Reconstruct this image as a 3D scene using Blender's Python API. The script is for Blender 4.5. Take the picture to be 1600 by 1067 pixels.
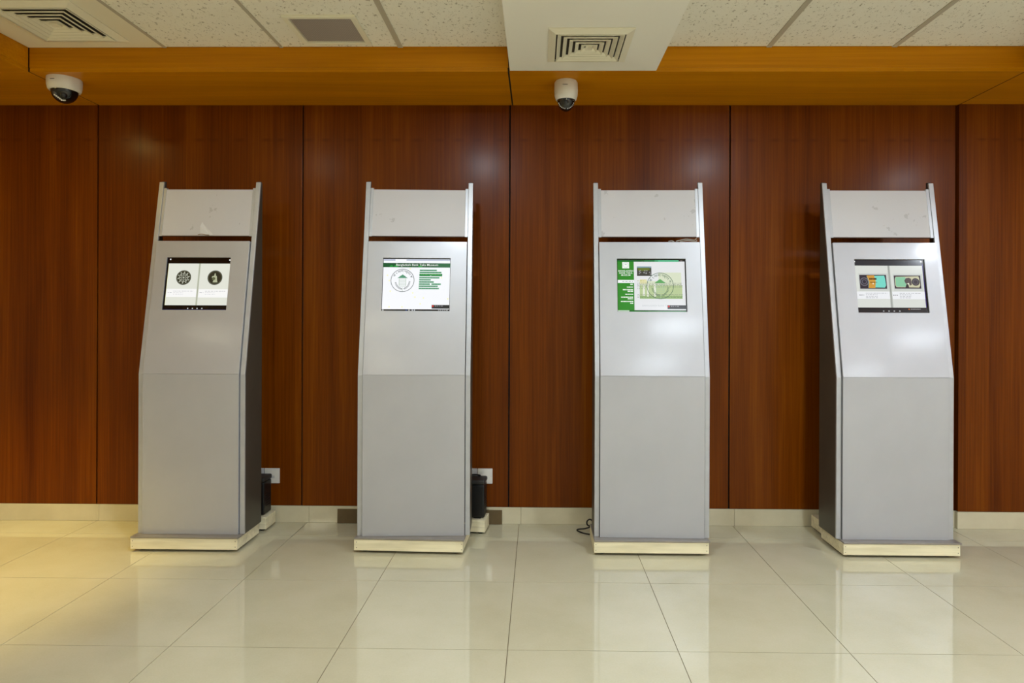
import bpy, bmesh, math, random
from mathutils import Vector, Matrix
random.seed(7)
PI = math.pi
S = bpy.context.scene
COL = S.collection
for o in list(bpy.data.objects):
    bpy.data.objects.remove(o, do_unlink=True)

# ------------------------------------------------------------------ camera
F_PX, CX, CY = 1025.0, 828.0, 492.4          # focal length and principal point in pixels of a 1600x1067 frame
EYE = 1.204
cd = bpy.data.cameras.new('camera')
cam = bpy.data.objects.new('camera', cd); COL.objects.link(cam)
cd.sensor_width = 36.0; cd.sensor_fit = 'HORIZONTAL'
cd.lens = F_PX / 1600 * 36
cd.shift_x = -(CX - 800) / 1600
cd.shift_y = (CY - 533.5) / 1600
cd.clip_start = 0.02
cam.matrix_world = (Matrix.Translation((0, 0, EYE)) @ Matrix.Rotation(0.0125, 4, 'Z')
                    @ Matrix.Rotation(PI / 2, 4, 'X') @ Matrix.Rotation(0.0040, 4, 'Z'))
S.camera = cam
# ------------------------------------------------------------------ world, exposure
w = bpy.data.worlds.new('world'); S.world = w; w.use_nodes = True
w.node_tree.nodes['Background'].inputs[0].default_value = (0.8, 0.85, 0.9, 1)
w.node_tree.nodes['Background'].inputs[1].default_value = 0.05
S.view_settings.view_transform = 'Standard'
S.view_settings.look = 'None'
S.view_settings.exposure = 0.24
S.view_settings.gamma = 1.0
S.view_settings.use_curve_mapping = False
DOWNLIGHT, ADDED_PANEL_LIGHT = 350.0, 32.0          # radiance of the round downlights and of the added square light panels

# ------------------------------------------------------------------ main measures (metres)
D = 3.779          # panelled wall
ZS = 2.413         # underside of the wooden bulkhead
DF = 3.256         # front of the bulkhead
ZC = 2.535         # tiled ceiling
XL, XR, YB = -5.2, 5.2, -4.6
BL, BR = -2.557, 2.395   # side bulkheads

# ------------------------------------------------------------------ materials
MATS = {}
def lin(c):
    return tuple(((v / 255) / 12.92 if v / 255 <= .04045 else ((v / 255 + .055) / 1.055) ** 2.4) for v in c)
def mat(name, rgb=(200, 200, 200), rough=.5, metal=0., spec=.5, coat=0., coat_rough=.1):
    if name in MATS: return MATS[name]
    m = bpy.data.materials.new(name); m.use_nodes = True
    b = m.node_tree.nodes['Principled BSDF']
    b.inputs['Base Color'].default_value = lin(rgb) + (1,)
    b.inputs['Roughness'].default_value = rough
    b.inputs['Metallic'].default_value = metal
    b.inputs['Specular IOR Level'].default_value = spec
    b.inputs['Coat Weight'].default_value = coat
    b.inputs['Coat Roughness'].default_value = coat_rough
    MATS[name] = m
    return m
def emat(name, rgb, strength=.86, rough=.12):
    if name in MATS: return MATS[name]
    m = mat(name, (6, 6, 6), rough)
    b = m.node_tree.nodes['Principled BSDF']
    b.inputs['Emission Color'].default_value = lin(rgb) + (1,)
    b.inputs['Emission Strength'].default_value = strength
    return m
class N:
    """small helper to wire nodes"""
    def __init__(self, m): self.t = m.node_tree; self.b = self.t.nodes['Principled BSDF']
    def n(self, kind, **kw):
        x = self.t.nodes.new(kind)
        for k, v in kw.items():
            if k.startswith('i_'): x.inputs[k[2:]].default_value = v
            else: setattr(x, k, v)
        return x
    def l(self, a, b): self.t.links.new(a, b)
    def coords(self, scale=(1, 1, 1), loc=(0, 0, 0)):
        c = self.n('ShaderNodeTexCoord'); mp = self.n('ShaderNodeMapping')
        mp.inputs['Scale'].default_value = scale; mp.inputs['Location'].default_value = loc
        self.l(c.outputs['Object'], mp.inputs['Vector']); return mp.outputs[0]
    def noise(self, vec, scale=1., detail=3., rough=.55):
        x = self.n('ShaderNodeTexNoise'); x.inputs['Scale'].default_value = scale
        x.inputs['Detail'].default_value = detail; x.inputs['Roughness'].default_value = rough
        self.l(vec, x.inputs['Vector']); return x.outputs['Fac']
    def math(self, op, a, b=None, c=None, clamp=False):
        x = self.n('ShaderNodeMath', operation=op, use_clamp=clamp)
        for i, v in enumerate((a, b, c)):
            if v is None: continue
            if isinstance(v, (int, float)): x.inputs[i].default_value = v
            else: self.l(v, x.inputs[i])
        return x.outputs[0]
    def ramp(self, fac, stops):
        x = self.n('ShaderNodeValToRGB'); e = x.color_ramp.elements
        while len(e) < len(stops): e.new(.5)
        for q, (p, c) in zip(e, stops): q.position = p; q.color = lin(c) + (1,)
        self.l(fac, x.inputs[0]); return x.outputs[0]
    def mix(self, fac, a, b, blend='MIX'):
        x = self.n('ShaderNodeMix', data_type='RGBA', blend_type=blend)
        for i, v in ((0, fac), (6, a), (7, b)):
            if isinstance(v, (int, float)): x.inputs[i].default_value = v
            elif isinstance(v, tuple): x.inputs[i].default_value = v
            else: self.l(v, x.inputs[i])
        return x.outputs[2]
    def bump(self, h, strength=.2, dist=.001):
        x = self.n('ShaderNodeBump'); x.inputs['Strength'].default_value = strength; x.inputs['Distance'].default_value = dist
        self.l(h, x.inputs['Height']); self.l(x.outputs[0], self.b.inputs['Normal'])

def wood_veneer(name, dark, mid, light, vertical=True, rough=.3, strip=.128, knots=False):
    m = mat(name, mid, rough, spec=.10, coat=.10, coat_rough=.2)
    k = N(m)
    if vertical: fine, wide = k.coords((90, 90, 1.6)), k.coords((9, 9, .5))
    else: fine, wide = k.coords((1.6, 60, 90)), k.coords((.5, 7, 9))
    a = k.noise(fine, 1, 4, .6); b = k.noise(wide, 1, 3, .5)
    sep = k.n('ShaderNodeSeparateXYZ'); c = k.n('ShaderNodeTexCoord'); k.l(c.outputs['Object'], sep.inputs[0])
    f = k.math('ADD', k.math('MULTIPLY', a, .45), k.math('MULTIPLY', b, .55))
    if vertical:
        sid = k.math('FLOOR', k.math('DIVIDE', sep.outputs[0], strip))
        wn = k.n('ShaderNodeTexWhiteNoise', noise_dimensions='1D'); k.l(sid, wn.inputs['W'])
        f = k.math('ADD', f, k.math('MULTIPLY', k.math('SUBTRACT', wn.outputs[0], .5), .12))
    col = k.ramp(f, [(.30, dark), (.52, mid), (.75, light)])
    if knots:
        # small dark burls that repeat on one level of every veneer leaf
        fx = k.math('SUBTRACT', k.math('FRACT', k.math('DIVIDE', sep.outputs[0], strip)), k.math('ADD', k.math('MULTIPLY', wn.outputs[0], .5), .25))
        fz = k.math('SUBTRACT', sep.outputs[2], 2.212)
        r2 = k.math('ADD', k.math('POWER', k.math('DIVIDE', fx, .22), 2.0), k.math('POWER', k.math('DIVIDE', fz, .009), 2.0))
        g = k.math('MULTIPLY', k.math('POWER', 2.718, k.math('MULTIPLY', r2, -1)), .55)
        col = k.mix(g, col, lin(dark) + (1,))
    k.l(col, k.b.inputs['Base Color'])
    k.bump(a, .05, .0006)
    rr = k.math('ADD', k.math('MULTIPLY', a, .10), rough - .05); k.l(rr, k.b.inputs['Roughness'])
    return m
M_WALL = wood_veneer('reddish_wood_veneer', (82, 33, 0), (110, 52, 0), (134, 73, 2), rough=.34, knots=True)
M_SOFFIT = wood_veneer('golden_wood_veneer', (174, 108, 2), (196, 126, 4), (214, 142, 12), vertical=False, rough=.36)
def speckled(name, base, spots):
    m = mat(name, base, .9, spec=.1); k = N(m)
    v = k.coords((1, 1, 1))
    n1 = k.noise(v, 95, 3, .7); n2 = k.noise(v, 14, 2, .5)
    worm = k.noise(k.coords((1.0, .6, 1)), 64, 4, .8)
    f = k.math('MULTIPLY', k.math('GREATER_THAN', worm, .585), k.math('GREATER_THAN', n1, .5))
    col = k.mix(k.math('MULTIPLY', f, .75), lin(base) + (1,), lin(spots) + (1,))
    col = k.mix(k.math('MULTIPLY', n2, .22), col, lin((218, 210, 182)) + (1,))
    k.l(col, k.b.inputs['Base Color']); k.bump(k.math('SUBTRACT', n1, k.math('MULTIPLY', f, .8)), .35, .002)
    return m
M_CTILE = speckled('speckled_mineral_tile', (243, 240, 226), (128, 116, 84))
M_CREAM = mat('cream_paint', (246, 244, 232), .55)
M_CREAMMETAL = mat('cream_metal', (238, 233, 210), .4)
M_BARGREY = mat('grey_grid_metal', (186, 178, 158), .5)
M_DARKVOID = mat('dark_void', (14, 12, 10), .9)
def floor_mat():
    m = mat('polished_cream_tile', (208, 202, 174), .02, spec=1.0)
    k = N(m); v = k.coords()
    n = k.noise(v, 2.2, 5, .6); n2 = k.noise(v, 140, 2, .6)
    col = k.ramp(k.math('ADD', k.math('MULTIPLY', n, .8), k.math('MULTIPLY', n2, .2)), [(.3, (190, 183, 152)), (.5, (199, 193, 164)), (.7, (206, 200, 174))])
    k.l(col, k.b.inputs['Base Color']); k.bump(k.noise(v, 4, 2, .5), .02, .002)
    return m
M_FLOOR = floor_mat()
M_GROUT = mat('brown_grout', (120, 106, 78), .9)
def noisy(name, rgb, rough, amt, scale, metal=0., spec=.5, coat=0., coat_rough=.1, bump=0.):
    m = mat(name, rgb, rough, metal, spec, coat, coat_rough); k = N(m); v = k.coords()
    n = k.noise(v, scale, 4, .6)
    lo = tuple(max(0, c - amt) for c in rgb); hi = tuple(min(255, c + amt) for c in rgb)
    k.l(k.ramp(n, [(.3, lo), (.7, hi)]), k.b.inputs['Base Color'])
    if bump: k.bump(n, bump, .001)
    return m
M_BASEB = noisy('cream_skirting_tile', (205, 196, 166), .05, 6, 6)
M_PAINTWALL = noisy('off_white_wall_paint', (214, 208, 190), .7, 3, 4)
M_SILVER = noisy('silver_grey_enamel', (178, 179, 183), .42, 3, 3, metal=.4, coat=.35, coat_rough=.12)
M_RAIL = noisy('aluminium_rail', (182, 184, 187), .4, 4, 20, metal=.5)
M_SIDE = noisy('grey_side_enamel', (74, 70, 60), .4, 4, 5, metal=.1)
M_PLATE = noisy('grey_base_sheet', (140, 134, 126), .38, 6, 9, metal=.3)
M_BLACK = mat('black_plastic', (14, 14, 15), .4)
M_RUBBER = mat('black_rubber', (12, 12, 12), .8)
M_CABLE = mat('black_cable', (10, 10, 10), .5)
M_GAPWOOD = noisy('brown_board_edge', (70, 44, 20), .6, 8, 30)
def board_mat(name, seed, crease):
    m = mat(name, (196, 195, 197), .5); k = N(m)
    v = k.coords((1, 1, 1), (seed * 3.1, seed * 1.7, seed * .9))
    n = k.noise(v, 5, 3, .6); sc = k.noise(k.coords((14, 14, 60), (seed, seed, seed)), 1, 3, .7)
    mask = k.math('MULTIPLY', k.math('GREATER_THAN', sc, .64), k.math('GREATER_THAN', n, .52))
    col = k.mix(k.math('MULTIPLY', mask, .35), lin((197, 195, 197)) + (1,), lin((140, 137, 134)) + (1,))
    col = k.mix(k.math('MULTIPLY', n, .12), col, lin((178, 174, 172)) + (1,))
    k.l(col, k.b.inputs['Base Color']); k.bump(n, crease, .01); return m
def pine(name, rgb):
    m = mat(name, rgb, .55); k = N(m)
    a = k.noise(k.coords((3, 60, 70)), 1, 4, .6); b = k.noise(k.coords((4, 12, 22)), 1, 2, .5)
    d = tuple(c - 30 for c in rgb)
    k.l(k.ramp(k.math('ADD', k.math('MULTIPLY', a, .5), k.math('MULTIPLY', b, .5)), [(.3, d), (.55, rgb), (.8, tuple(min(255, c + 10) for c in rgb))]), k.b.inputs['Base Color'])
    return m
M_PINE = pine('pale_pine_board', (236, 226, 190))
M_WHITEPL = mat('white_plastic', (226, 222, 212), .35)
M_LED = mat('white_led_dot', (235, 235, 230), .3)
M_DOME = mat('smoked_dome', (9, 10, 12), .07, coat=.5, coat_rough=.03)
M_LENS = mat('dark_lens', (34, 36, 42), .12)
M_SOCKETGREY = mat('grey_socket_plastic', (192, 190, 188), .4)
M_DARKBOARD = noisy('dark_olive_board', (92, 74, 42), .6, 6, 8)

# ------------------------------------------------------------------ mesh helpers
class MB:
    def __init__(self): self.v = []; self.f = []; self.mi = []; self.cur = 0
    def add(self, vs, fs):
        b = len(self.v); self.v += [tuple(p) for p in vs]
        self.f += [tuple(i + b for i in f) for f in fs]; self.mi += [self.cur] * len(fs); return self
    def box(self, x0, x1, y0, y1, z0, z1):
        vs = [(x, y, z) for z in (z0, z1) for y in (y0, y1) for x in (x0, x1)]
        return self.add(vs, [(0, 2, 3, 1), (4, 5, 7, 6), (0, 1, 5, 4), (2, 6, 7, 3), (0, 4, 6, 2), (1, 3, 7, 5)])
    def prism_x(self, prof, x0, x1):
        """profile in (y, z), extruded along x"""
        n = len(prof); vs = [(x0, y, z) for y, z in prof] + [(x1, y, z) for y, z in prof]
        fs = [tuple(range(n)), tuple(range(2 * n - 1, n - 1, -1))] + [(i, i + n, (i + 1) % n + n, (i + 1) % n) for i in range(n)]
        return self.add(vs, fs)
    def prism_z(self, prof, z0, z1):
        n = len(prof); vs = [(x, y, z0) for x, y in prof] + [(x, y, z1) for x, y in prof]
        fs = [tuple(range(n - 1, -1, -1)), tuple(range(n, 2 * n))] + [(i, (i + 1) % n, (i + 1) % n + n, i + n) for i in range(n)]
        return self.add(vs, fs)
    def lathe(self, prof, c=(0, 0, 0), seg=40):
        vs = []; fs = []; n = len(prof)
        for s in range(seg):
            a = 2 * PI * s / seg
            for r, z in prof: vs.append((c[0] + r * math.cos(a), c[1] + r * math.sin(a), c[2] + z))
        for s in range(seg):
            t = (s + 1) % seg
            for i in range(n - 1): fs.append((s * n + i, t * n + i, t * n + i + 1, s * n + i + 1))
        return self.add(vs, fs)
    def tube(self, pts, r, seg=8, closed=False):
        P = [Vector(p) for p in pts]; n = len(P); vs = []; fs = []
        for i, p in enumerate(P):
            t = (P[min(i + 1, n - 1)] - P[max(i - 1, 0)]).normalized()
            u = t.orthogonal().normalized() if i == 0 else (u - t * u.dot(t)).normalized()
            w_ = t.cross(u)
            for s in range(seg):
                a = 2 * PI * s / seg; vs.append(p + (u * math.cos(a) + w_ * math.sin(a)) * r)
        for i in range(n - 1):
            for s in range(seg):
                t = (s + 1) % seg; fs.append((i * seg + s, i * seg + t, (i + 1) * seg + t, (i + 1) * seg + s))
        fs += [tuple(range(seg - 1, -1, -1)), tuple(range((n - 1) * seg, n * seg))]
        return self.add(vs, fs)
    def build(self, name, m, parent=None, smooth=False, bevel=0., segs=2):
        me = bpy.data.meshes.new(name); me.from_pydata(self.v, [], self.f)
        for q in (m if isinstance(m, (list, tuple)) else [m]): me.materials.append(q)
        for p, i in zip(me.polygons, self.mi): p.material_index = i
        b = bmesh.new(); b.from_mesh(me); bmesh.ops.remove_doubles(b, verts=b.verts, dist=1e-6)
        bmesh.ops.recalc_face_normals(b, faces=b.faces); b.to_mesh(me); b.free()
        if smooth:
            for p in me.polygons: p.use_smooth = True
            me.set_sharp_from_angle(angle=math.radians(35))
        o = bpy.data.objects.new(name, me); COL.objects.link(o)
        if parent: o.parent = parent
        if bevel:
            d = o.modifiers.new('bevel', 'BEVEL'); d.width = bevel; d.segments = segs; d.limit_method = 'ANGLE'
        return o
def spline(pts, n=8):
    P = [Vector(p) for p in pts]; P = [P[0] * 2 - P[1]] + P + [P[-1] * 2 - P[-2]]; out = []
    for i in range(1, len(P) - 2):
        for k in range(n):
            t = k / n; a, b, c, d = P[i - 1:i + 3]
            out.append(.5 * ((2 * b) + (c - a) * t + (2 * a - 5 * b + 4 * c - d) * t * t + (3 * b - a - 3 * c + d) * t ** 3))
    return out + [P[-2]]
def tag(o, label, cat, group=None):
    o['label'] = label; o['category'] = cat
    if group: o['group'] = group
    return o
def thing(name, label, cat, loc=(0, 0, 0), rotz=0., group=None):
    o = bpy.data.objects.new(name, None); COL.objects.link(o); o.empty_display_size = .1
    o.location = loc; o.rotation_euler = (0, 0, rotz)
    return tag(o, label, cat, group)
def struct(o): o['kind'] = 'structure'; return o

# ================================================================== THE ROOM
# floor: slab of grout with tiles standing a little proud
fl = struct(MB().box(XL, XR, YB, D + .06, -.06, -.0025).build('floor', M_GROUT))
xs = [XL] + [x for x in (-.105 + .6125 * k for k in range(-9, 10)) if XL + .1 < x < XR - .1] + [XR]
ys = [YB] + [y for y in (2.958 + .6 * k for k in range(-13, 2)) if y > YB + .1] + [D]
g = .0014
for i in range(len(xs) - 1):
    for j in range(len(ys) - 1):
        t = MB().box(xs[i] + g, xs[i + 1] - g, ys[j] + g, ys[j + 1] - g, -.012, 0).build('floor_tile', M_FLOOR, fl)
# panelled wall
wb = struct(MB().box(XL, XR, D + .014, D + .12, 0, 2.75).build('wall_back', M_DARKVOID))
joints = [XL, -3.77, -2.560, -1.364, -.166, 1.098, 2.385, 3.62, XR]
for a, b in zip(joints[:-1], joints[1:]):
    dy = -.022 if a == 2.385 else 0
    MB().box(a + .004, b - .004, D + dy, D + .016, .098, ZS + .03).build('panel', M_WALL, wb, bevel=.0015)
bb = struct(MB().box(XL, XR, D + .004, D + .016, 0, .094).build('baseboard_back', M_GROUT))
bx = [XL] + [x for x in (-.095 + .6125 * k for k in range(-9, 10)) if XL < x < 2.2] + [2.385, 2.95, 3.6, 4.2, XR]
for a, b in zip(bx[:-1], bx[1:]):
    dy = -.022 if a >= 2.385 else 0
    MB().box(a + .0004, b - .0004, D - .003 + dy, D + .006, 0, .0965).build('tile', M_BASEB, bb, bevel=.002)
# the other three walls close the hall
struct(MB().box(XL - .1, XL, YB, D + .1, 0, 2.75).build('wall_left', M_PAINTWALL))
struct(MB().box(XR, XR + .1, YB, D + .1, 0, 2.75).build('wall_right', M_PAINTWALL))
struct(MB().box(XL, XR, YB - .1, YB, 0, 2.75).build('wall_front', M_PAINTWALL))
# wooden bulkheads
def bulkhead(name): return struct(MB().box(*{'trim_1': (XL, XR, DF + .02, D + .01), 'trim_2': (XL, BL - .02, YB, DF), 'trim_3': (BR + .02, XR, YB, DF)}[name], ZS + .02, ZC + .15).build(name, M_DARKVOID))
t1, t2, t3 = bulkhead('trim_1'), bulkhead('trim_2'), bulkhead('trim_3')
for a, b in ((XL, BL), (BL, -.152), (-.152, BR), (BR, XR)):
    MB().box(a + .004, b - .004, DF + .0, D + .0, ZS, ZS + .02).build('soffit_panel', M_SOFFIT, t1, bevel=.001)
for x in (BL, -.152, BR):  # dark fill standing in for the shade inside the open soffit seams
    MB().box(x - .004, x + .004, DF + .001, D - .001, ZS + .0015, ZS + .0195).build('seam_shade_strip', M_DARKVOID, t1)
for a, b in ((BL, -.152), (-.152, BR)):
    MB().box(a + .002, b - .002, DF - .0, DF + .02, ZS + .0205, ZC + .1).build('fascia_panel', M_SOFFIT, t1, bevel=.001)
MB().box(XL, BL - .0, YB, DF - .003, ZS, ZS + .02).build('soffit_panel', M_SOFFIT, t2, bevel=.001)
MB().box(BL - .02, BL, YB, DF - .004, ZS + .0205, ZC + .1).build('fascia_panel', M_SOFFIT, t2, bevel=.001)
MB().box(BR, XR, YB, DF - .003, ZS, ZS + .02).build('soffit_panel', M_SOFFIT, t3, bevel=.001)
MB().box(BR, BR + .02, YB, DF - .004, ZS + .0205, ZC + .1).build('fascia_panel', M_SOFFIT, t3, bevel=.001)
# white boxed beam under the ceiling
BX0, BX1 = -.145, .578
struct(MB().box(BX0, BX1, YB, DF - .012, ZS - .002, ZC + .1).build('trim_4', M_CREAM, bevel=.003))
# ceiling: slab, tiles, grid bars
ce = struct(MB().box(XL, XR, YB, D + .1, ZC + .03, ZC + .18).build('ceiling', M_CREAM))
cx = [BL, -1.87, -1.285, -.69, BX0, None, BX1, 1.135, 1.75, BR]
cy = [YB] + [DF - .003 - .6 * k for k in range(13, 0, -1) if DF - .6 * k > YB + .1] + [DF - .003]
DIFF_TILE = (BL, len(cy) - 2)
for a, b in zip(cx[:-1], cx[1:]):
    if a is None or b is None: continue
    for j in range(len(cy) - 1):
        plain = a == BL and j == len(cy) - 2
        vs_z = ZC if not plain else ZC - .003
        MB().box(a + (.002 if a in (BL, BX1) else .006), b - (.002 if b in (BR, BX0) else .006), cy[j] + .006, cy[j + 1] - .001, vs_z, ZC + .014).build('ceiling_tile', M_CREAMMETAL if plain else M_CTILE, ce, bevel=.002)
for x in (-1.87, -1.285, -.69, 1.135, 1.75):
    wdt = .008 if x < -1 else .0125
    MB().box(x - wdt, x + wdt, YB, DF - .001, ZC - .0035, ZC + .03).build('grid_bar', M_BARGREY, ce)
for y in cy[1:-1]:
    MB().box(BL, BX0, y - .009, y + .009, ZC - .003, ZC + .029).build('grid_bar', M_BARGREY, ce)
    MB().box(BX1, BR, y - .009, y + .009, ZC - .003, ZC + .029).build('grid_bar', M_BARGREY, ce)

# ================================================================== LAMPS OF THE HALL AND ADDED LIGHT PANELS
def downlight(x, y, z, rgb, k, label):
    t = thing('downlight', label, 'ceiling light', (x, y, z))
    MB().lathe([(.085, 0), (.088, -.004), (.112, -.006), (.115, 0)], seg=36).build('trim_ring', M_WHITEPL, t, smooth=True)
    m = emat('lamp_%d_%d_%d_%g' % (rgb + (k,)), rgb, DOWNLIGHT * k)
    MB().lathe([(0.0, -.001), (.085, -.001)], seg=36).build('lamp_lens', m, t)
    return t
COOL, WARM, AMBER = (232, 243, 255), (255, 245, 215), (255, 226, 130)
downlight(-1.90, 1.75, ZC, WARM, .22, 'round warm downlight in the speckled ceiling before the coin screen kiosk')
downlight(-.48, 1.75, ZC, COOL, 1., 'round downlight in the speckled ceiling just beside the boxed white beam')
downlight(1.74 - .3, 1.75, ZC, COOL, 1., 'round downlight in the speckled ceiling across the white beam')
downlight(3.22, 1.70, ZS, COOL, 1., 'round downlight under the wooden soffit along the hall side')
lamp = downlight(-2.85, 2.85, ZS, AMBER, .12, 'round amber downlight under the wooden soffit past the coin screen kiosk')
sd = bpy.data.lights.new('narrow_beam', 'SPOT'); sd.energy = 200; sd.color = lin((255, 226, 140)); sd.spot_size = math.radians(62); sd.spot_blend = .8; sd.shadow_soft_size = .05
so = bpy.data.objects.new('narrow_beam', sd); COL.objects.link(so); so.parent = lamp; so.location = (0, 0, -.02)
mp = emat('added_panel_diffuser', COOL, ADDED_PANEL_LIGHT)
mpw = emat('warm_added_diffuser', WARM, ADDED_PANEL_LIGHT * .25)
for x, zl in ((-3.8, ZS), (-1.58, ZC), (1.44, ZC), (4.4, ZS)):  # unseen panels added behind the camera for soft light and kiosk highlights
    for y in (-.65, -2.15, -3.65):
        t = thing('added_light_panel', 'unseen square light panel added in the speckled ceiling for soft light' if zl == ZC else 'unseen square light panel added under the wooden soffit for soft light', 'ceiling light', (x, y, zl), 0, 'added square light panels for soft light')
        for x0, x1, y0, y1 in ((-.29, .29, -.29, -.265), (-.29, .29, .265, .29), (-.29, -.265, -.265, .265), (.265, .29, -.265, .265)):
            MB().box(x0, x1, y0, y1, -.008, 0).build('frame', M_WHITEPL, t)
        MB().box(-.265, .265, -.265, .265, -.004, -.001).build('diffuser', mp if x > 0 else mpw, t)

# ================================================================== CEILING FITTINGS
def diffuser(x, y, z, size, label):
    t = thing('air_diffuser', label, 'air vent', (x, y, z))
    h = size / 2
    MB().box(-h * .86, h * .86, -h * .86, h * .86, -.0015, 0).build('duct_opening', mat('duct_lining', (64, 58, 48), .8), t)
    def ring(h0, z0, h1, z1, th=.003):
        m = MB()
        c = [(-1, -1), (1, -1), (1, 1), (-1, 1)]
        vs = [(a * h0, b * h0, z0) for a, b in c] + [(a * h1, b * h1, z1) for a, b in c] + [(a * h0, b * h0, z0 - th) for a, b in c] + [(a * h1, b * h1, z1 - th) for a, b in c]
        fs = []
        for i in range(4):
            j = (i + 1) % 4
            fs += [(i, j, j + 4, i + 4), (i + 8, i + 12, j + 12, j + 8), (i, i + 8, j + 8, j), (i + 4, j + 4, j + 12, i + 12)]
        return m.add(vs, fs)
    ring(h, -.001, h * .82, -.012, .004).build('outer_frame', M_CREAMMETAL, t)
    n = 5
    for i in range(n):
        ro = h * (.775 - .148 * i); ri = ro - h * .080
        lv = ring(ro, -.014, ri, -.002, .0022)
        lip = ring(ro + .0022, -.012, ro - .0012, -.012, .0055); lv.add(lip.v, lip.f)
        lv.build('louvre', M_CREAMMETAL, t)
    MB().box(-h * .085, h * .085, -h * .085, h * .085, -.0165, -.002).build('centre_plate', M_CREAMMETAL, t)
    return t
diffuser(.222, 2.935, ZS - .002, .365, 'square louvred air diffuser set in the white boxed beam')
diffuser(-2.205, 2.965, ZC - .003, .42, 'square louvred air diffuser in the cream ceiling panel by the wooden corner')
t = thing('return_grille', 'cream framed return air grille with fine grey fins in a speckled tile', 'air vent', (-.985, 3.05, ZC))
for x0, x1, y0, y1 in ((-.165, .165, -.15, -.13), (-.165, .165, .13, .15), (-.165, -.14, -.13, .13), (.14, .165, -.13, .13)):
    MB().box(x0, x1, y0, y1, -.012, 0).build('frame', M_CREAMMETAL, t, bevel=.002)
MB().box(-.14, .14, -.13, .13, -.001, 0).build('backing', mat('grille_backing', (190, 178, 168), .8), t)
m = MB()
for i in range(34):
    x = -.137 + .274 * i / 33; m.add([(x, -.13, -.002), (x + .003, -.13, -.006), (x + .003, .13, -.006), (x, .13, -.002), (x + .001, -.13, -.002), (x + .004, -.13, -.006), (x + .004, .13, -.006), (x + .001, .13, -.002)],
          [(0, 1, 2, 3), (4, 7, 6, 5), (0, 4, 5, 1), (3, 2, 6, 7), (1, 5, 6, 2)])
o = m.build('fins', mat('grille_fin_metal', (214, 202, 192), .5), t); o['kind'] = 'stuff'

# dome cameras
def arc(r, z0, h, n=12, a1=PI / 2): return [(r * math.cos(a1 * i / n), z0 - h * math.sin(a1 * i / n)) for i in range(n + 1)]
t = thing('dome_camera', 'wide white dome security camera over the soffit seam by the wooden corner', 'security camera', (-2.452, 3.36, ZS))
MB().lathe([(.0, 0), (.078, 0), (.079, -.012), (.078, -.038), (.074, -.056), (.070, -.062), (.063, -.064), (.061, -.058)], seg=48).build('housing', M_WHITEPL, t, smooth=True)
d = MB().lathe(arc(.061, -.058, .066), seg=48).build('dome', M_DOME, t, smooth=True)
hd = Vector((.4, -.72, -.57)).normalized()
def ball_at(parent, name, m, r, p, squash=1.):
    b = MB(); pr = [(r * math.sin(PI * i / 8), r * math.cos(PI * i / 8) * squash) for i in range(9)]
    b.lathe(pr, seg=12); o = b.build(name, m, parent, smooth=True); o.location = p; return o
q = ball_at(d, 'lens', M_LENS, .018, (.022, -.036, -.092)); 
q = ball_at(d, 'lens_hood', mat('hood_grey', (70, 72, 78), .3), .017, (-.012, -.040, -.086))
for i in range(5): ball_at(d, 'led_dot', M_LED, .0045, (-.013 + .006 * i, -.0515 + .0042 * i, -.096 - .0055 * i))
for i in range(2): ball_at(d, 'led_dot', M_LED, .004, (.016 + .007 * i, -.028, -.1175))
MB().box(-.012, .012, -.0005, .0, -.0015, .0015).build('maker_mark', M_BLACK, t).location = (-.006, -.0790, -.024)
o = COL.objects['maker_mark']; o.rotation_euler = (0, 0, -.08)
t = thing('dome_camera', 'tall white dome security camera on the soffit in front of the boxed beam', 'security camera', (.140, 3.40, ZS))
MB().lathe([(.0, 0), (.056, 0), (.0605, -.008), (.0615, -.05), (.060, -.072), (.054, -.092), (.049, -.098), (.046, -.092)], seg=48).build('housing', M_WHITEPL, t, smooth=True)
d = MB().lathe(arc(.0455, -.090, .064), seg=48).build('dome', M_DOME, t, smooth=True)
for s in (-1, 1):
    for i in range(6):
        a = .16 + i * .19      # along a V-shaped arc
        x = s * .043 * math.sin(a * 1.15) * .92; z = -.1455 + .040 * (1 - math.cos(a * 1.15)) * 1.05
        rr = .0455 * math.sqrt(max(0.02, 1 - ((z + .09) / .064) ** 2)); y = -math.sqrt(max(1e-6, rr * rr - x * x))
        ball_at(d, 'led_dot', M_LED, .0027, (x, y - .0006, z))
ball_at(d, 'lens', M_LENS, .016, (0, -.030, -.112))
ball_at(d, 'led_dot', M_LED, .003, (0, -.0435, -.103)); ball_at(d, 'led_dot', M_LED, .002, (.036, -.027, -.103))
MB().box(-.014, .012, -.0005, 0, -.0013, .0013).build('maker_mark', M_BLACK, t).location = (-.006, -.0612, -.034)

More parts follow.
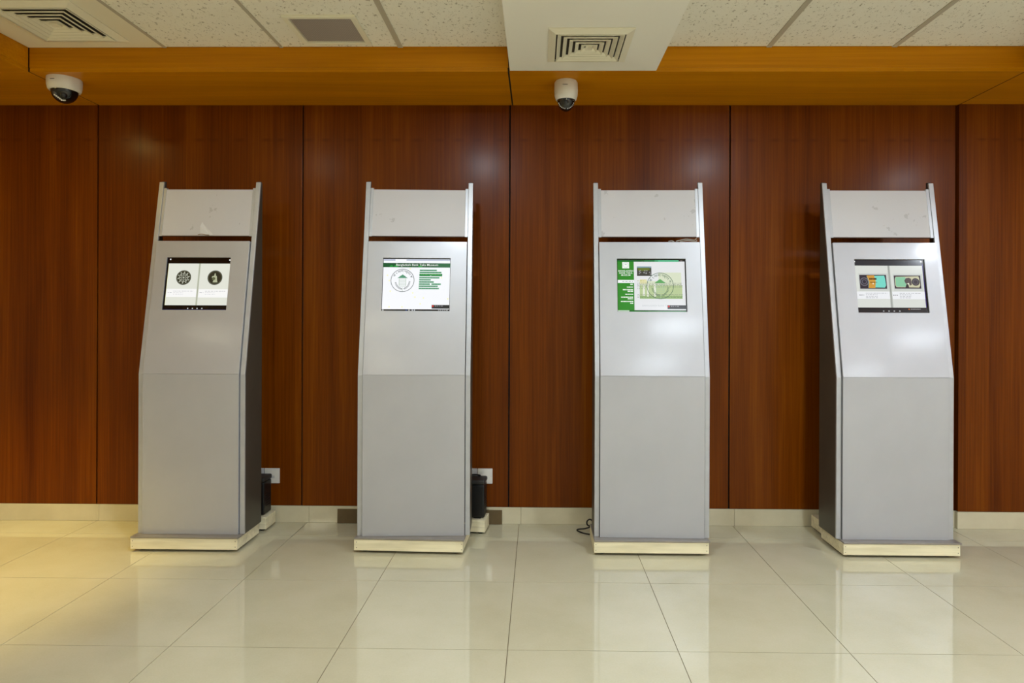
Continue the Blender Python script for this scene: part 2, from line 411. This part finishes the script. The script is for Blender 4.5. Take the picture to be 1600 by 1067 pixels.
# ================================================================== KIOSKS
Y_BASE, Y_BODY, Y_BACK = 3.290, 3.340, 3.545
Z_PLATE, Z_KNEE, Z_TOP = .078, .895, 1.915
Y_TOP = 3.520
SL = math.atan2(Y_TOP - Y_BODY, Z_TOP - Z_KNEE)       # lean of the upper part
def yp(z, off=0.):
    """front surface of the leaning part at height z, local y measured from the body front"""
    return (z - Z_KNEE) * math.tan(SL) + off
def text_mesh(s, name, size, m, parent, x, y, z, align='CENTER', spacing=1., rot=0., bold=0.):
    c = bpy.data.curves.new(name, 'FONT'); c.body = s; c.size = size; c.align_x = align; c.align_y = 'CENTER'
    c.space_character = spacing; c.resolution_u = 2; c.offset = bold
    o = bpy.data.objects.new(name, c); COL.objects.link(o)
    bpy.context.view_layer.update()
    me = bpy.data.meshes.new_from_object(o.evaluated_get(bpy.context.evaluated_depsgraph_get()))
    bpy.data.objects.remove(o); me.name = name; me.materials.clear(); me.materials.append(m)
    o = bpy.data.objects.new(name, me); COL.objects.link(o); o.parent = parent
    o.location = (x, y, z); o.rotation_euler = (0, 0, rot); return o
class Page:
    """flat picture elements on a screen; u to the right and v downwards, both 0..1"""
    def __init__(self, scr, W, H): self.s, self.W, self.H = scr, W, H
    def p(self, u, v): return ((u - .5) * self.W, (.5 - v) * self.H)
    def poly(self, name, pts, rgb, layer, k=.86):
        q = [self.p(*a) for a in pts]; n = len(q)
        return MB().add([(x, y, layer * .0003) for x, y in q], [tuple(range(n))]).build(name, emat('lit_%d_%d_%d' % rgb, rgb, k), self.s)
    def rects(self, name, rs, rgb, layer):
        m = MB()
        for u0, v0, u1, v1 in rs:
            q = [self.p(u0, v1), self.p(u1, v1), self.p(u1, v0), self.p(u0, v0)]
            m.add([(x, y, layer * .0003) for x, y in q], [(0, 1, 2, 3)])
        return m.build(name, emat('lit_%d_%d_%d' % rgb, rgb), self.s)
    def rect(self, name, u0, v0, u1, v1, rgb, layer): return self.rects(name, [(u0, v0, u1, v1)], rgb, layer)
    def ellipse(self, name, u, v, r, rgb, layer, r_in=0., a0=0., a1=2 * PI, n=40):
        x, y = self.p(u, v); r *= self.W; r_in *= self.W; m = MB(); vs = []; fs = []
        for i in range(n + 1):
            a = a0 + (a1 - a0) * i / n
            vs += [(x + r * math.cos(a), y + r * math.sin(a), layer * .0003), (x + r_in * math.cos(a), y + r_in * math.sin(a), layer * .0003)]
        for i in range(n): fs.append((2 * i, 2 * i + 2, 2 * i + 3, 2 * i + 1) if r_in else (2 * i, 2 * i + 2, 1))
        return m.add(vs, fs).build(name, emat('lit_%d_%d_%d' % rgb, rgb), self.s)
    def lines(self, name, u0, u1, vs_, rgb, layer, th=.008, density=.75, right=False, seed=0):
        """rows of dashes for print too small to read"""
        R = random.Random(seed); rs = []
        for v in vs_:
            u = u0
            while u < u1:
                l = R.uniform(.012, .04); rs.append((u, v, min(u + l, u1), v + th)); u += l + R.uniform(.004, .012) / density
        return self.rects(name, rs, rgb, layer)
    def text(self, name, s, u, v, h, rgb, layer, align='CENTER', spacing=1., rot=0., bold=0.):
        x, y = self.p(u, v)
        return text_mesh(s, name, h * self.H, emat('lit_%d_%d_%d' % rgb, rgb), self.s, x, y, layer * .0003, align, spacing, rot, bold)
    def emblem(self, u, v, r, line, roof, layer, body):
        """round bank emblem: ring, lettering on the arc, pavilion, wreath"""
        W, H = self.W, self.H; k = W / H
        self.ellipse('emblem_ring', u, v, r, line, layer, r - .008, n=64)
        # lettering around the upper arc, signs in visual order
        s1, s2 = ['বা', 'ং', 'লা', 'দে', 'শ'], ['ব্যা', 'ং', 'ক']
        for chars, a0, a1 in ((s1, 148, 76), (s2, 58, 24)):
            for i, ch in enumerate(chars):
                a = math.radians(a0 + (a1 - a0) * i / (len(chars) - 1)); rr = r * .80
                self.text('emblem_letter', ch, u + rr * math.cos(a), v - rr * math.sin(a) * k, .052 * r / .175, line, layer, rot=a - PI / 2, bold=.0002)
        self.poly('emblem_roof', [(u, v - .52 * r * k), (u - .44 * r, v - .20 * r * k), (u + .44 * r, v - .20 * r * k)], roof, layer)
        rs = []
        for i in range(6):
            vv = v + (-.14 + .125 * i) * r * k; hw = (.30 - .05 * math.sin(PI * min(1, i / 4))) * r
            rs.append((u - hw, vv, u + hw, vv + .022 * r * k + .003))
        self.rects('emblem_steps', rs, body, layer)
        self.rects('emblem_column', [(u - .30 * r, v - .18 * r * k, u - .26 * r, v + .46 * r * k), (u + .26 * r, v - .18 * r * k, u + .30 * r, v + .46 * r * k), (u - .01 * r, v + .6 * r * k, u + .02 * r, v + .95 * r * k)], body, layer)
        m = MB()
        for s in (-1, 1):
            for i in range(9):
                a = math.radians(-12 - 8.5 * i)
                x, y = self.p(u + s * r * .60 * math.cos(a), v - r * .74 * math.sin(a) * k); d = (a if s > 0 else PI - a) + PI / 2
                for e in (-.6, .6):
                    b = d + e * s; L = .13 * r * W; wv = .028 * r * W
                    c, n_ = Vector((math.cos(b), math.sin(b))), Vector((-math.sin(b), math.cos(b)))
                    P = Vector((x, y))
                    m.add([tuple(P) + (layer * .0003,), tuple(P + c * L * .5 + n_ * wv) + (layer * .0003,), tuple(P + c * L) + (layer * .0003,), tuple(P + c * L * .5 - n_ * wv) + (layer * .0003,)], [(0, 1, 2, 3)])
        m.build('emblem_wreath', emat('lit_%d_%d_%d' % line, line), self.s)
    def icons(self, us, v, r, rgb, layer):
        self.rects('icon', [(u - r, v - r * 1.2, u + r, v + r * 1.2) for u in us], rgb, layer)

def page_coins(P):
    P.rect('page', .030, .115, .995, .908, (224, 226, 214), 1)
    P.rect('page_edge', .030, .115, .036, .908, (235, 232, 180), 2)
    P.rects('page_spine', [(.505, .115, .535, .908)], (196, 200, 182), 2); P.rects('page_fold', [(.514, .115, .526, .908)], (168, 172, 152), 3)
    P.rects('caption_strip', [(.032, .60, .506, .755), (.536, .605, .995, .76)], (246, 246, 244), 2)
    for u, sd in ((.06, 1), (.555, 2)):
        P.lines('caption_print', u, u + .06, [.665], (150, 150, 158), 4, .010, seed=sd)
        P.lines('caption_print', u + .085, u + .40, [.64], (176, 176, 182), 4, .008, seed=sd + 3)
        P.lines('caption_print', u + .085, u + .24, [.668, .695], (196, 196, 202), 4, .008, seed=sd + 5)
    for u, kind in ((.285, 0), (.775, 1)):
        P.ellipse('coin', u, .385, .116, (44, 46, 34), 3, n=48)
        P.ellipse('coin_rim', u, .385, .108, (108, 110, 92), 4, .101, n=48)
        R = random.Random(kind + 4)
        if kind == 0:      # rosette of petals
            for i in range(8):
                a = 2 * PI * i / 8; P.ellipse('coin_petal', u + .052 * math.cos(a), .385 - .052 * math.sin(a) * P.W / P.H, .026, (150, 152, 136), 4, n=12)
            for i in range(8):
                a = 2 * PI * (i + .5) / 8; P.ellipse('coin_petal', u + .048 * math.cos(a), .385 - .048 * math.sin(a) * P.W / P.H, .011, (52, 54, 44), 5, n=10)
            P.ellipse('coin_petal', u, .385, .030, (64, 66, 54), 5, n=16); P.ellipse('coin_petal', u, .385, .016, (178, 180, 162), 6, n=12)
            for i in range(10):
                a = 2 * PI * i / 10 + .2; P.ellipse('coin_petal', u + .085 * math.cos(a), .385 - .085 * math.sin(a) * P.W / P.H, .010, (188, 190, 172), 5, n=8)
        else:              # a plain monument-like relief
            P.poly('coin_relief', [(u - .006, .30), (u + .004, .30), (u + .016, .35), (u + .03, .36), (u + .034, .42), (u + .045, .475), (u - .03, .475), (u - .014, .41), (u - .05, .385), (u - .046, .36), (u - .016, .35)], (176, 180, 148), 5)
            P.ellipse('coin_relief', u - .018, .405, .026, (96, 100, 70), 6, n=14)
    P.icons([.052], .035, .010, (235, 235, 235), 3); P.icons([.985], .048, .011, (240, 240, 240), 3)
    P.icons([.395, .468, .540, .615], .968, .0085, (190, 190, 190), 3)
    P.rect('task_strip', 0, .985, 1, 1, (8, 24, 74), 2)
def notification(P, u0, v0, v1):
    P.rect('notification', u0, v0, 1., v1, (42, 44, 48), 5)
    P.ellipse('notification_dot', u0 + .018, v0 + .022, .014, (205, 52, 48), 6, n=14)
    P.lines('notification_print', u0 + .045, u0 + .165, [v0 + .016], (165, 165, 168), 6, .010, seed=9)
def page_web(P):
    P.rect('page', .006, .02, .994, .968, (246, 248, 252), 1)
    P.rects('tab_bar', [(.01, .022, .18, .055), (.345, .022, .994, .052)], (188, 194, 214), 2)
    P.rect('title_banner', 0., .095, .998, .176, (24, 84, 46), 2)
    P.rect('title_banner_edge', .80, .095, .998, .176, (44, 104, 66), 3)
    for u, r in ((.125, .028), (.195, .032), (.552, .030)): P.ellipse('banner_bubble', u, .172, r, (34, 150, 62), 3, a0=0, a1=PI, n=20)
    P.text('title_lettering', 'Bangladesh Bank Taka Museum', .505, .130, .062, (240, 244, 240), 4, spacing=1.0, bold=.00008)
    P.emblem(.295, .425, .175, (92, 102, 104), (88, 150, 118), 3, (176, 196, 176))
    for v, a, b in ((.232, .545, .80), (.273, .543, .868), (.372, .541, .84), (.412, .540, .712), (.453, .539, .758), (.494, .538, .702), (.494, .722, .862), (.535, .537, .818), (.577, .536, .836)):
        P.rect('menu_button', a, v - .014, b, v + .014, (96, 166, 126), 3)
        P.lines('button_print', a + .012, b - .012, [v - .004], (46, 96, 72), 4, .009, seed=int(v * 1000))
    P.rect('menu_button', .542, .298, .880, .344, (22, 128, 66), 3); P.lines('button_print', .56, .86, [.305], (120, 190, 96), 4, .009, seed=3); P.lines('button_print', .70, .725, [.327], (190, 220, 200), 4, .009, seed=4)
    for u, v in ((.405, .20), (.10, .43), (.87, .37), (.12, .63), (.45, .66), (.485, .74), (.61, .755), (.565, .865), (.11, .925), (.30, .925), (.97, .77), (.07, .33)):
        P.ellipse('page_spark', u, v, .012, (248, 246, 196), 2, n=10)
    notification(P, .735, .885, .955)
    P.rect('task_bar', 0, .968, 1, 1, (22, 24, 28), 5)
    P.icons([.022, .405, .452, .484], .985, .008, (210, 214, 220), 6); P.icons([.365], .985, .010, (30, 60, 120), 6); P.icons([.84, .865, .895, .922, .95, .966], .985, .006, (190, 190, 190), 6)
def page_museum(P):
    P.rect('page', .245, .05, .985, .968, (226, 228, 230), 1)
    P.rects('top_band', [(.55, .022, .90, .055)], (88, 186, 140), 2); P.rects('top_band_dark', [(.006, .022, .55, .055)], (20, 98, 46), 2); P.rects('top_glow', [(.40, .03, .60, .05)], (40, 140, 84), 3)
    P.rect('side_bar', .008, .04, .246, .972, (42, 134, 36), 2)
    P.rects('bottom_band', [(.17, .978, .62, 1.), (.62, .978, .985, 1.)], (30, 112, 44), 2); P.rect('bottom_tab', .006, .972, .17, .995, (196, 214, 196), 3)
    P.rect('logo_tile', .078, .06, .178, .182, (236, 242, 236), 3); P.ellipse('logo_ring', .128, .118, .040, (178, 200, 190), 4, .036, n=24); P.poly('logo_roof', [(.128, .092), (.108, .108), (.148, .108)], (110, 150, 130), 4)
    for i, s in enumerate(('BANGLADESH', 'BANK TAKA', 'MUSEUM')):
        P.text('side_title', s, .128, .232 + .040 * i, .044, (244, 248, 244), 4, bold=.0001)
    P.rect('side_strip', .010, .402, .246, .458, (240, 243, 244), 3); P.lines('side_print', .075, .23, [.425], (120, 130, 130), 4, .010, seed=5)
    for k_, (v, a) in enumerate(((.475, .19), (.527, .14), (.576, .08), (.606, .15), (.662, .115), (.716, .055), (.746, .15), (.797, .05), (.830, .185))):
        P.lines('side_print', a, .228, [v], (232, 242, 230), 4, .020, density=2.2, seed=20 + k_)
    P.rect('photo', .290, .145, .500, .325, (58, 58, 54), 2); P.rect('photo_sky', .290, .145, .500, .172, (126, 156, 168), 3)
    P.poly('photo_tree', [(.30, .172), (.47, .165), (.48, .215), (.40, .235), (.31, .225)], (98, 112, 40), 3)
    R = random.Random(11)
    P.rects('photo_figure', [(u, v, u + .018, v + .018) for u, v in ((R.uniform(.30, .48), R.uniform(.215, .285)) for _ in range(12))], (150, 152, 154), 4)
    P.rects('watermark', [(.325, .42, .60, .75), (.60, .26, .93, .50)], (214, 222, 196), 2); P.rects('watermark_band', [(.325, .50, .94, .75)], (182, 200, 150), 3)
    P.rects('watermark_light', [(.37, .50, .40, .70), (.43, .46, .455, .72), (.53, .48, .56, .72)], (226, 230, 214), 4); P.rects('watermark_low', [(.325, .70, .94, .755)], (150, 182, 118), 4)
    P.rects('watermark_tint', [(.33, .39, .43, .47)], (222, 218, 170), 3)
    P.emblem(.622, .512, .196, (78, 112, 88), (96, 166, 98), 6, (166, 196, 160))
    P.lines('body_print', .29, .945, [.458, .482, .505, .530], (104, 112, 104), 8, .007, seed=31); P.lines('body_print', .29, .40, [.562], (104, 112, 104), 8, .007, seed=32)
    P.lines('body_print', .29, .945, [.672, .697, .722], (104, 116, 100), 8, .007, seed=33); P.lines('body_heading', .29, .39, [.415], (186, 188, 120), 8, .010, seed=34)
    P.text('footer_lettering', 'BANGLADESH BANK TAKA', .565, .885, .040, (188, 194, 198), 4, spacing=1.1)
    notification(P, .72, .875, .945); P.rect('corner_tab', .905, 0, .985, .045, (10, 12, 12), 4); P.lines('corner_print', .92, .965, [.034], (170, 150, 150), 5, .010, seed=6)
def page_notes(P):
    P.rect('header_bar', .0, .012, .965, .115, (46, 50, 56), 1)
    P.rect('page', .004, .115, .966, .902, (214, 218, 212), 1); P.rect('page_edge', .966, .09, .978, .905, (44, 30, 110), 1)
    P.rects('page_spine', [(.468, .115, .505, .902)], (182, 187, 180), 2); P.rect('page_fold', .480, .115, .492, .902, (150, 155, 150), 3)
    P.rects('caption_strip', [(.004, .605, .470, .742), (.506, .605, .966, .745)], (234, 237, 240), 3)
    for u, sd in ((.035, 41), (.515, 45)):
        P.lines('caption_print', u, u + .07, [.665], (110, 112, 118), 5, .012, seed=sd)
        P.lines('caption_print', u + .095, u + .40, [.632], (176, 178, 184), 5, .008, seed=sd + 1)
        P.lines('caption_print', u + .095, u + .26, [.662, .69, .715], (150, 152, 160), 5, .009, seed=sd + 2)
    # two plain banknotes
    def note(u0, v0, u1, v1, a, b, flip):
        P.rects('note_shadow', [(u0 - .012, v0 - .03, u1 + .03, v1 + .045)], (200, 205, 200), 2)
        P.rect('banknote', u0, v0, u1, v1, (58, 52, 64), 4)
        du, dv = (u1 - u0), (v1 - v0)
        c = lambda fu, fv: (u0 + du * fu, v0 + dv * fv)
        P.poly('note_field', [c(*q) for q in ((.07, .10), (.93, .06), (.95, .25), (.97, .75), (.92, .92), (.07, .90), (.03, .75), (.03, .25))], a, 5)
        return c
    c = note(.058, .290, .440, .552, (118, 214, 198), None, 0)
    P.poly('note_panel', [c(*q) for q in ((.02, .02), (.26, .02), (.34, .5), (.30, .97), (.02, .97))], (52, 50, 60), 6)
    P.poly('note_band', [c(*q) for q in ((.27, .05), (.55, .03), (.60, .5), (.56, .95), (.31, .95), (.35, .5))], (206, 152, 66), 6)
    P.ellipse('note_rosette', *c(.17, .5), .062, (112, 112, 122), 7, .050, n=24); P.ellipse('note_rosette', *c(.17, .5), .036, (96, 96, 108), 7, .024, n=20)
    P.lines('note_print', c(.36, 0)[0], c(.64, 0)[0], [c(0, .24)[1]], (52, 36, 26), 7, .030, density=2.5, seed=51); P.lines('note_print', c(.38, 0)[0], c(.64, 0)[0], [c(0, .52)[1]], (70, 60, 30), 7, .012, seed=52)
    P.ellipse('note_spot', *c(.49, .64), .009, (240, 240, 230), 8, n=12)
    c = note(.548, .300, .925, .548, (198, 196, 164), None, 1)
    P.poly('note_panel', [c(*q) for q in ((.05, .18), (.10, .12), (.42, .12), (.46, .5), (.42, .86), (.10, .86), (.05, .78))], (136, 196, 160), 6)
    P.poly('note_tree', [c(*q) for q in ((.38, .40), (.44, .22), (.56, .18), (.64, .26), (.65, .70), (.58, .78), (.54, .55), (.47, .62), (.42, .62))], (86, 78, 80), 7)
    P.poly('note_tree', [c(*q) for q in ((.40, .92), (.46, .62), (.52, .70), (.54, .92))], (50, 48, 52), 7)
    P.ellipse('note_rosette', *c(.80, .5), .056, (66, 62, 70), 7, n=28); P.ellipse('note_rosette', *c(.80, .5), .038, (104, 100, 108), 8, .030, n=24); P.ellipse('note_spot', *c(.52, .64), .009, (240, 240, 230), 8, n=12)
    P.rect('footer_bar', .0, .902, .985, .992, (34, 36, 40), 2)
    P.icons([.362, .438, .512, .590], .968, .009, (186, 186, 188), 4); P.ellipse('footer_dot', .722, .932, .009, (226, 120, 50), 4, n=12); P.lines('footer_print', .745, .885, [.925], (176, 176, 176), 4, .010, density=2.5, seed=61)
    P.icons([.006, .955], .04, .010, (236, 236, 236), 4)

def kiosk(x, w, base_dx, wb_, scr_dx, page, label, seed, base_rot=0., turn=0.):
    t = thing('information_kiosk', label, 'kiosk', (x, Y_BODY, 0), turn, 'leaning silver kiosks along the panelled wall')
    h = w / 2; rw = .024            # half width, rail width
    # ---- base
    bd0, bd1 = Y_BASE - Y_BODY, Y_BACK - Y_BODY + .005
    R = Matrix.Rotation(base_rot, 4, 'Z')
    hb = wb_ / 2
    def based(o): o.location = (base_dx, 0, 0); o.rotation_euler = (0, 0, base_rot); return o
    based(MB().box(-hb, hb, bd0, bd0 + .018, .014, .070).build('front_board', M_PINE, t, bevel=.0015))
    for s in (-1, 1):
        a = sorted((s * hb, s * (hb - .018)))
        based(MB().box(a[0], a[1], bd0 + .0182, bd1, .014, .070).build('side_board', M_PINE, t, bevel=.0015))
    based(MB().box(-hb + .018, hb - .018, bd1 - .018, bd1, .014, .070).build('back_board', M_PINE, t))
    for sx in (-1, 1):
        for zz in (.028, .056):
            m = MB().lathe([(0, 0), (.0022, 0), (.0022, -.0006)], seg=8); o = m.build('nail_head', mat('nail_steel', (96, 84, 66), .5), t)
            o.location = (base_dx + sx * (hb - .01) , bd0 - .0004 + math.sin(base_rot) * sx * (hb - .01), zz); o.rotation_euler = (PI / 2, 0, 0)
        for yy in (bd0 + .05, bd1 - .05):
            based(MB().lathe([(0, .016), (.02, .016), (.022, .004), (.018, 0), (0, 0)], (sx * (hb - .045), yy, 0), 16).build('foot', M_RUBBER, t, smooth=True))
    based(MB().box(-hb + .001, hb + .006, bd0 - .003, bd1, .070, Z_PLATE).build('base_sheet', M_PLATE, t, bevel=.0012))
    # ---- side panels with the front rails
    yb = Y_BACK - Y_BODY; zt = Z_TOP
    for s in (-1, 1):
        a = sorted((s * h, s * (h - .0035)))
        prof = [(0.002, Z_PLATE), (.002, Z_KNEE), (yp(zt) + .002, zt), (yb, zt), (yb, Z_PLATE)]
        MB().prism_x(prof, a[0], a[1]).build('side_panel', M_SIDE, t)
        a = sorted((s * (h + .0005), s * (h - rw)))
        prof = [(0, Z_PLATE), (0, Z_KNEE), (yp(zt), zt), (yp(zt) + .012, zt), (.012, Z_KNEE), (.012, Z_PLATE)]
        MB().prism_x(prof, a[0], a[1]).build('rail', M_RAIL, t, bevel=.0015)
        # inner channel that holds the header board, a step lower
        a = sorted((s * (h - rw - .0004), s * (h - rw - .016)))
        z0, z1 = 1.618, 1.883
        prof = [(yp(z0, .004), z0), (yp(z1, .004), z1), (yp(z1, .022), z1), (yp(z0, .022), z0)]
        MB().prism_x(prof, a[0], a[1]).build('board_channel', M_RAIL, t, bevel=.001)
        MB().prism_x([(yp(1.885, .014), 1.885), (yp(zt, .014), zt + .006), (yb + .004, zt + .006), (yb + .004, 1.885)], *sorted((s * (h - .0045), s * (h - .022)))).build('rail_cap', mat('dark_rail_cap', (62, 54, 48), .5), t)
    # ---- front panels, proud of the rails
    pi_ = h - rw - .003; pr = .012
    MB().box(-pi_, pi_, -pr, .008, Z_PLATE + .001, Z_KNEE + .0015).build('lower_panel', M_SILVER, t)
    SW, SH = .616 * w, .282
    sz = 1.361
    zt2 = 1.588
    cs, sn = math.cos(SL), math.sin(SL)
    # leaning panel: built flat (x right, y up along the slope, z outwards), with an opening for the screen
    L = (zt2 - Z_KNEE) / cs
    sy = (sz - Z_KNEE) / cs
    M_lean = Matrix.Translation((0, 0, Z_KNEE)) @ Matrix.Rotation(PI / 2 - SL, 4, 'X')
    m = MB()
    o0, o1, i0, i1 = (-pi_, 0.), (pi_, L), (scr_dx - SW / 2, sy - SH / 2), (scr_dx + SW / 2, sy + SH / 2)
    def rect(q0, q1, z): return [(q0[0], q0[1], z), (q1[0], q0[1], z), (q1[0], q1[1], z), (q0[0], q1[1], z)]
    vs = rect(o0, o1, pr) + rect(i0, i1, pr) + rect(o0, o1, -.008) + rect(i0, i1, -.008)
    fs = []
    for i in range(4):
        j = (i + 1) % 4
        fs += [(i, j, j + 4, i + 4), (i + 8, i + 12, j + 12, j + 8), (i, i + 8, j + 8, j), (i + 4, j + 4, j + 12, i + 12)]
    o = m.add(vs, fs).build('screen_panel', M_SILVER, t, bevel=.0012); o.matrix_local = M_lean
    # ---- header board
    z0, z1 = 1.622, 1.876
    hb2 = h - rw - .010
    m = MB(); nx, nz = 14, 8
    L2 = (z1 - z0) / cs
    m.box(-hb2, hb2, 0, L2, -.010, -.006)
    o = m.build('header_board', board_mat('white_header_board_%d' % seed, seed, .25 if seed in (1, 4) else .1), t); o.matrix_local = Matrix.Translation((0, yp(z0), z0)) @ Matrix.Rotation(PI / 2 - SL, 4, 'X')
    hbd = o
    MB().box(-hb2, hb2, -.0045, 0, -.011, -.005).build('board_edge', M_GAPWOOD, hbd)
    if seed == 1:      # torn paper corner at the lower edge
        q = MB().add([(.005, .004, -.0055), (.06, .002, -.0055), (.075, .006, -.0055), (.02, .062, -.0048), (.012, .075, -.003), (.004, .05, -.001)], [(0, 1, 2, 3, 4, 5)]).build('torn_paper', mat('white_paper', (210, 208, 208), .6), hbd)
        q.location = (-.035, 0, 0)
        q = MB().tube(spline([(-.04, .004, -.004), (-.02, .008, -.002), (0, .004, -.003), (.02, .003, -.004)], 4), .002, 6).build('torn_edge', mat('tan_paper', (150, 128, 96), .7), hbd)
    if seed == 3:      # wires left lying in the slot
        for k_, pts in enumerate((((.14, 1.596, -.004), (.19, 1.606, -.012), (.235, 1.602, -.006), (.25, 1.612, .01)), ((.16, 1.594, -.008), (.20, 1.598, -.014), (.24, 1.594, -.010), (.252, 1.602, .01)), ((.10, 1.594, -.005), (.115, 1.597, -.01), (.13, 1.593, -.004)))):
            MB().tube(spline([(a, yp(b) + c_, b) for a, b, c_ in pts], 5), .0022, 6).build('loose_wire', mat('grey_wire', (170, 164, 152), .5), t, smooth=True)
    # ---- back sheet, roof of the cabinet below the slot
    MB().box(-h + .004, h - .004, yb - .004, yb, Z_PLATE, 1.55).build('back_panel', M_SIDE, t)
    # ---- monitor
    mo = MB().box(-SW / 2 - .012, SW / 2 + .012, -SH / 2 - .012, SH / 2 + .012, -.03, -.0085).build('monitor', M_BLACK, t)
    mo.matrix_local = M_lean @ Matrix.Translation((scr_dx, sy, 0))
    sc = MB().box(-SW / 2 - .002, SW / 2 + .002, -SH / 2 - .002, SH / 2 + .002, -.0085, .0).build('screen', mat('screen_glass', (5, 5, 7), .1), t)
    sc.matrix_local = M_lean @ Matrix.Translation((scr_dx, sy, .006))
    page(Page(sc, SW, SH))
    return t
kiosk(-1.774, .548, -.011, .543, -.015, page_coins, 'silver leaning kiosk whose screen shows a book page with two coins', 1)
kiosk(-.631, .571, -.016, .552, -.002, page_web, 'silver leaning kiosk whose screen shows a white web page with green buttons', 2, base_rot=math.radians(-4.5), turn=math.radians(2.5))
kiosk(.581, .580, -.009, .574, .007, page_museum, 'silver leaning kiosk whose screen shows a page with a green side bar', 3, base_rot=math.radians(1.0), turn=math.radians(-1.0))
kiosk(1.807, .588, .009, .578, .018, page_notes, 'silver leaning kiosk whose screen shows a book page with two banknotes', 4)

# ================================================================== THINGS BEHIND AND BESIDE THE KIOSKS
def small_plinth(x, y, rz, wd, dp, label):
    t = thing('wooden_plinth', label, 'plinth', (x, y, 0), rz, 'small pine plinths behind the kiosks')
    h, q = wd / 2, dp / 2
    MB().box(-h, h, -q, -q + .018, .012, .068).build('front_board', M_PINE, t, bevel=.0015)
    for s in (-1, 1):
        a = sorted((s * h, s * (h - .018))); MB().box(a[0], a[1], -q + .0182, q, .012, .068).build('side_board', M_PINE, t, bevel=.0015)
        for yy in (-q + .03, q - .03): MB().lathe([(0, .014), (.015, .014), (.016, .003), (.013, 0), (0, 0)], (s * (h - .03), yy, 0), 14).build('foot', M_RUBBER, t, smooth=True)
    MB().box(-h, h, -q, q, .0682, .078).build('top_board', M_PINE, t, bevel=.0015)
    return t
def ups(x, y, rz, label):
    t = thing('power_supply_unit', label, 'power supply', (x, y, .078), rz, 'black power supply boxes behind the kiosks')
    MB().box(-.15, .15, -.052, .052, .004, .186).build('body', M_BLACK, t, bevel=.008, segs=3)
    MB().box(-.153, .153, -.055, .055, .187, .214).build('lid', mat('dark_grey_plastic', (40, 38, 36), .45), t, bevel=.009, segs=3)
    for s in (-1, 1): MB().box(s * .11 - .02, s * .11 + .02, -.05, .05, 0, .0045).build('foot', M_RUBBER, t)
    for i in range(5): MB().box(.148, .1512, -.03, .03, .05 + .014 * i, .054 + .014 * i).build('vent_slot', M_RUBBER, t)
    return t
small_plinth(-.445, 3.676, -.10, .33, .135, 'small pine plinth carrying the black power box beside the web page kiosk')
ups(-.440, 3.682, -.06, 'black power supply box standing beside the web page kiosk')
small_plinth(-1.668, 3.682, 0, .33, .135, 'small pine plinth almost hidden behind the coin screen kiosk')
ups(-1.674, 3.690, 0, 'black power supply box almost hidden behind the coin screen kiosk')
small_plinth(1.722, 3.682, 0, .33, .135, 'small pine plinth almost hidden behind the banknote screen kiosk')

def socket_plate(x, z, kind, label, m=M_WHITEPL):
    t = thing('wall_socket', label, 'wall socket', (x, D, z))
    MB().box(-.043, .043, -.009, 0, -.043, .043).build('plate', m, t, bevel=.002)
    if kind == 'data':
        MB().box(-.026, .016, -.0105, -.009, -.014, .002).build('module', mat('module_cream', (205, 200, 186), .4), t, bevel=.0008)
        MB().box(-.022, -.005, -.0112, -.0105, -.013, .001).build('port', M_DARKVOID, t)
        MB().box(-.002, .014, -.0112, -.0105, -.012, .0).build('shutter', M_SOCKETGREY, t)
        for sx in (-.035, .035): MB().lathe([(0, 0), (.003, 0), (.003, -.001)], seg=10).build('screw', M_SOCKETGREY, t).location = (sx, -.0093, 0)
    else:
        MB().box(-.012, .006, -.0125, -.009, .012, .034).build('switch', m, t, bevel=.001)
        for dx, dz in ((0, 0), (-.012, -.02), (.012, -.02)): MB().box(dx - .003, dx + .003, -.0095, -.009, dz - .005, dz + .005).build('pin_hole', M_DARKVOID, t)
        MB().lathe([(0, 0), (.0032, 0), (.0032, -.001)], seg=10).build('screw', M_DARKVOID, t).location = (.026, -.0093, 0)
    return t
socket_plate(-1.533, .270, 'data', 'white data socket with a small black port beside the coin screen kiosk')
socket_plate(-1.622, .270, 'power', 'grey white power socket half hidden behind the coin screen kiosk', M_SOCKETGREY)
socket_plate(-.302, .277, 'data', 'white data socket above the black power box')
socket_plate(-.391, .277, 'power', 'grey white power socket half hidden behind the web page kiosk', M_SOCKETGREY)
# plug and lead in the socket behind the coin kiosk
t = thing('power_plug', 'black power plug with a hanging lead in the half hidden power socket', 'plug', (-1.622, D - .009, .25))
MB().box(-.022, .022, -.034, -.0005, -.026, .016).build('plug_body', M_BLACK, t, bevel=.004)
MB().tube(spline([(0, -.02, -.024), (.004, -.03, -.06), (-.01, -.02, -.075)], 6), .0035).build('lead', M_CABLE, t, smooth=True)
c = MB().tube(spline([(-.43, D - .012, .305), (-.40, D - .04, .300), (-.375, D - .055, .297), (-.345, D - .062, .2985), (-.325, D - .066, .2955), (-.33, D - .075, .2955)], 8), .004).build('power_cable', M_CABLE, smooth=True)
tag(c, 'black power cord running from the socket onto the black power box', 'cable')
c = MB().tube(spline([(.46, 3.60, .006), (.37, 3.60, .02), (.318, 3.61, .058), (.292, 3.612, .082), (.274, 3.612, .072), (.276, 3.612, .052), (.30, 3.615, .042), (.318, 3.64, .040), (.27, 3.675, .012), (.228, 3.682, .0045), (.226, 3.655, .0045), (.262, 3.612, .0045), (.33, 3.590, .0045), (.44, 3.585, .0045)], 8), .004).build('power_cable', M_CABLE, smooth=True)
tag(c, 'black power cable looped on the floor beside the green side bar kiosk', 'cable')
c = MB().prism_x([(D - .013, .001), (D - .008, .001), (D - .0035, .082), (D - .0085, .082)], -1.153, -.203).build('skirting_board_offcut', M_DARKBOARD, bevel=.001)
tag(c, 'long dark brown board leaning on the skirting behind the web page kiosk', 'board')
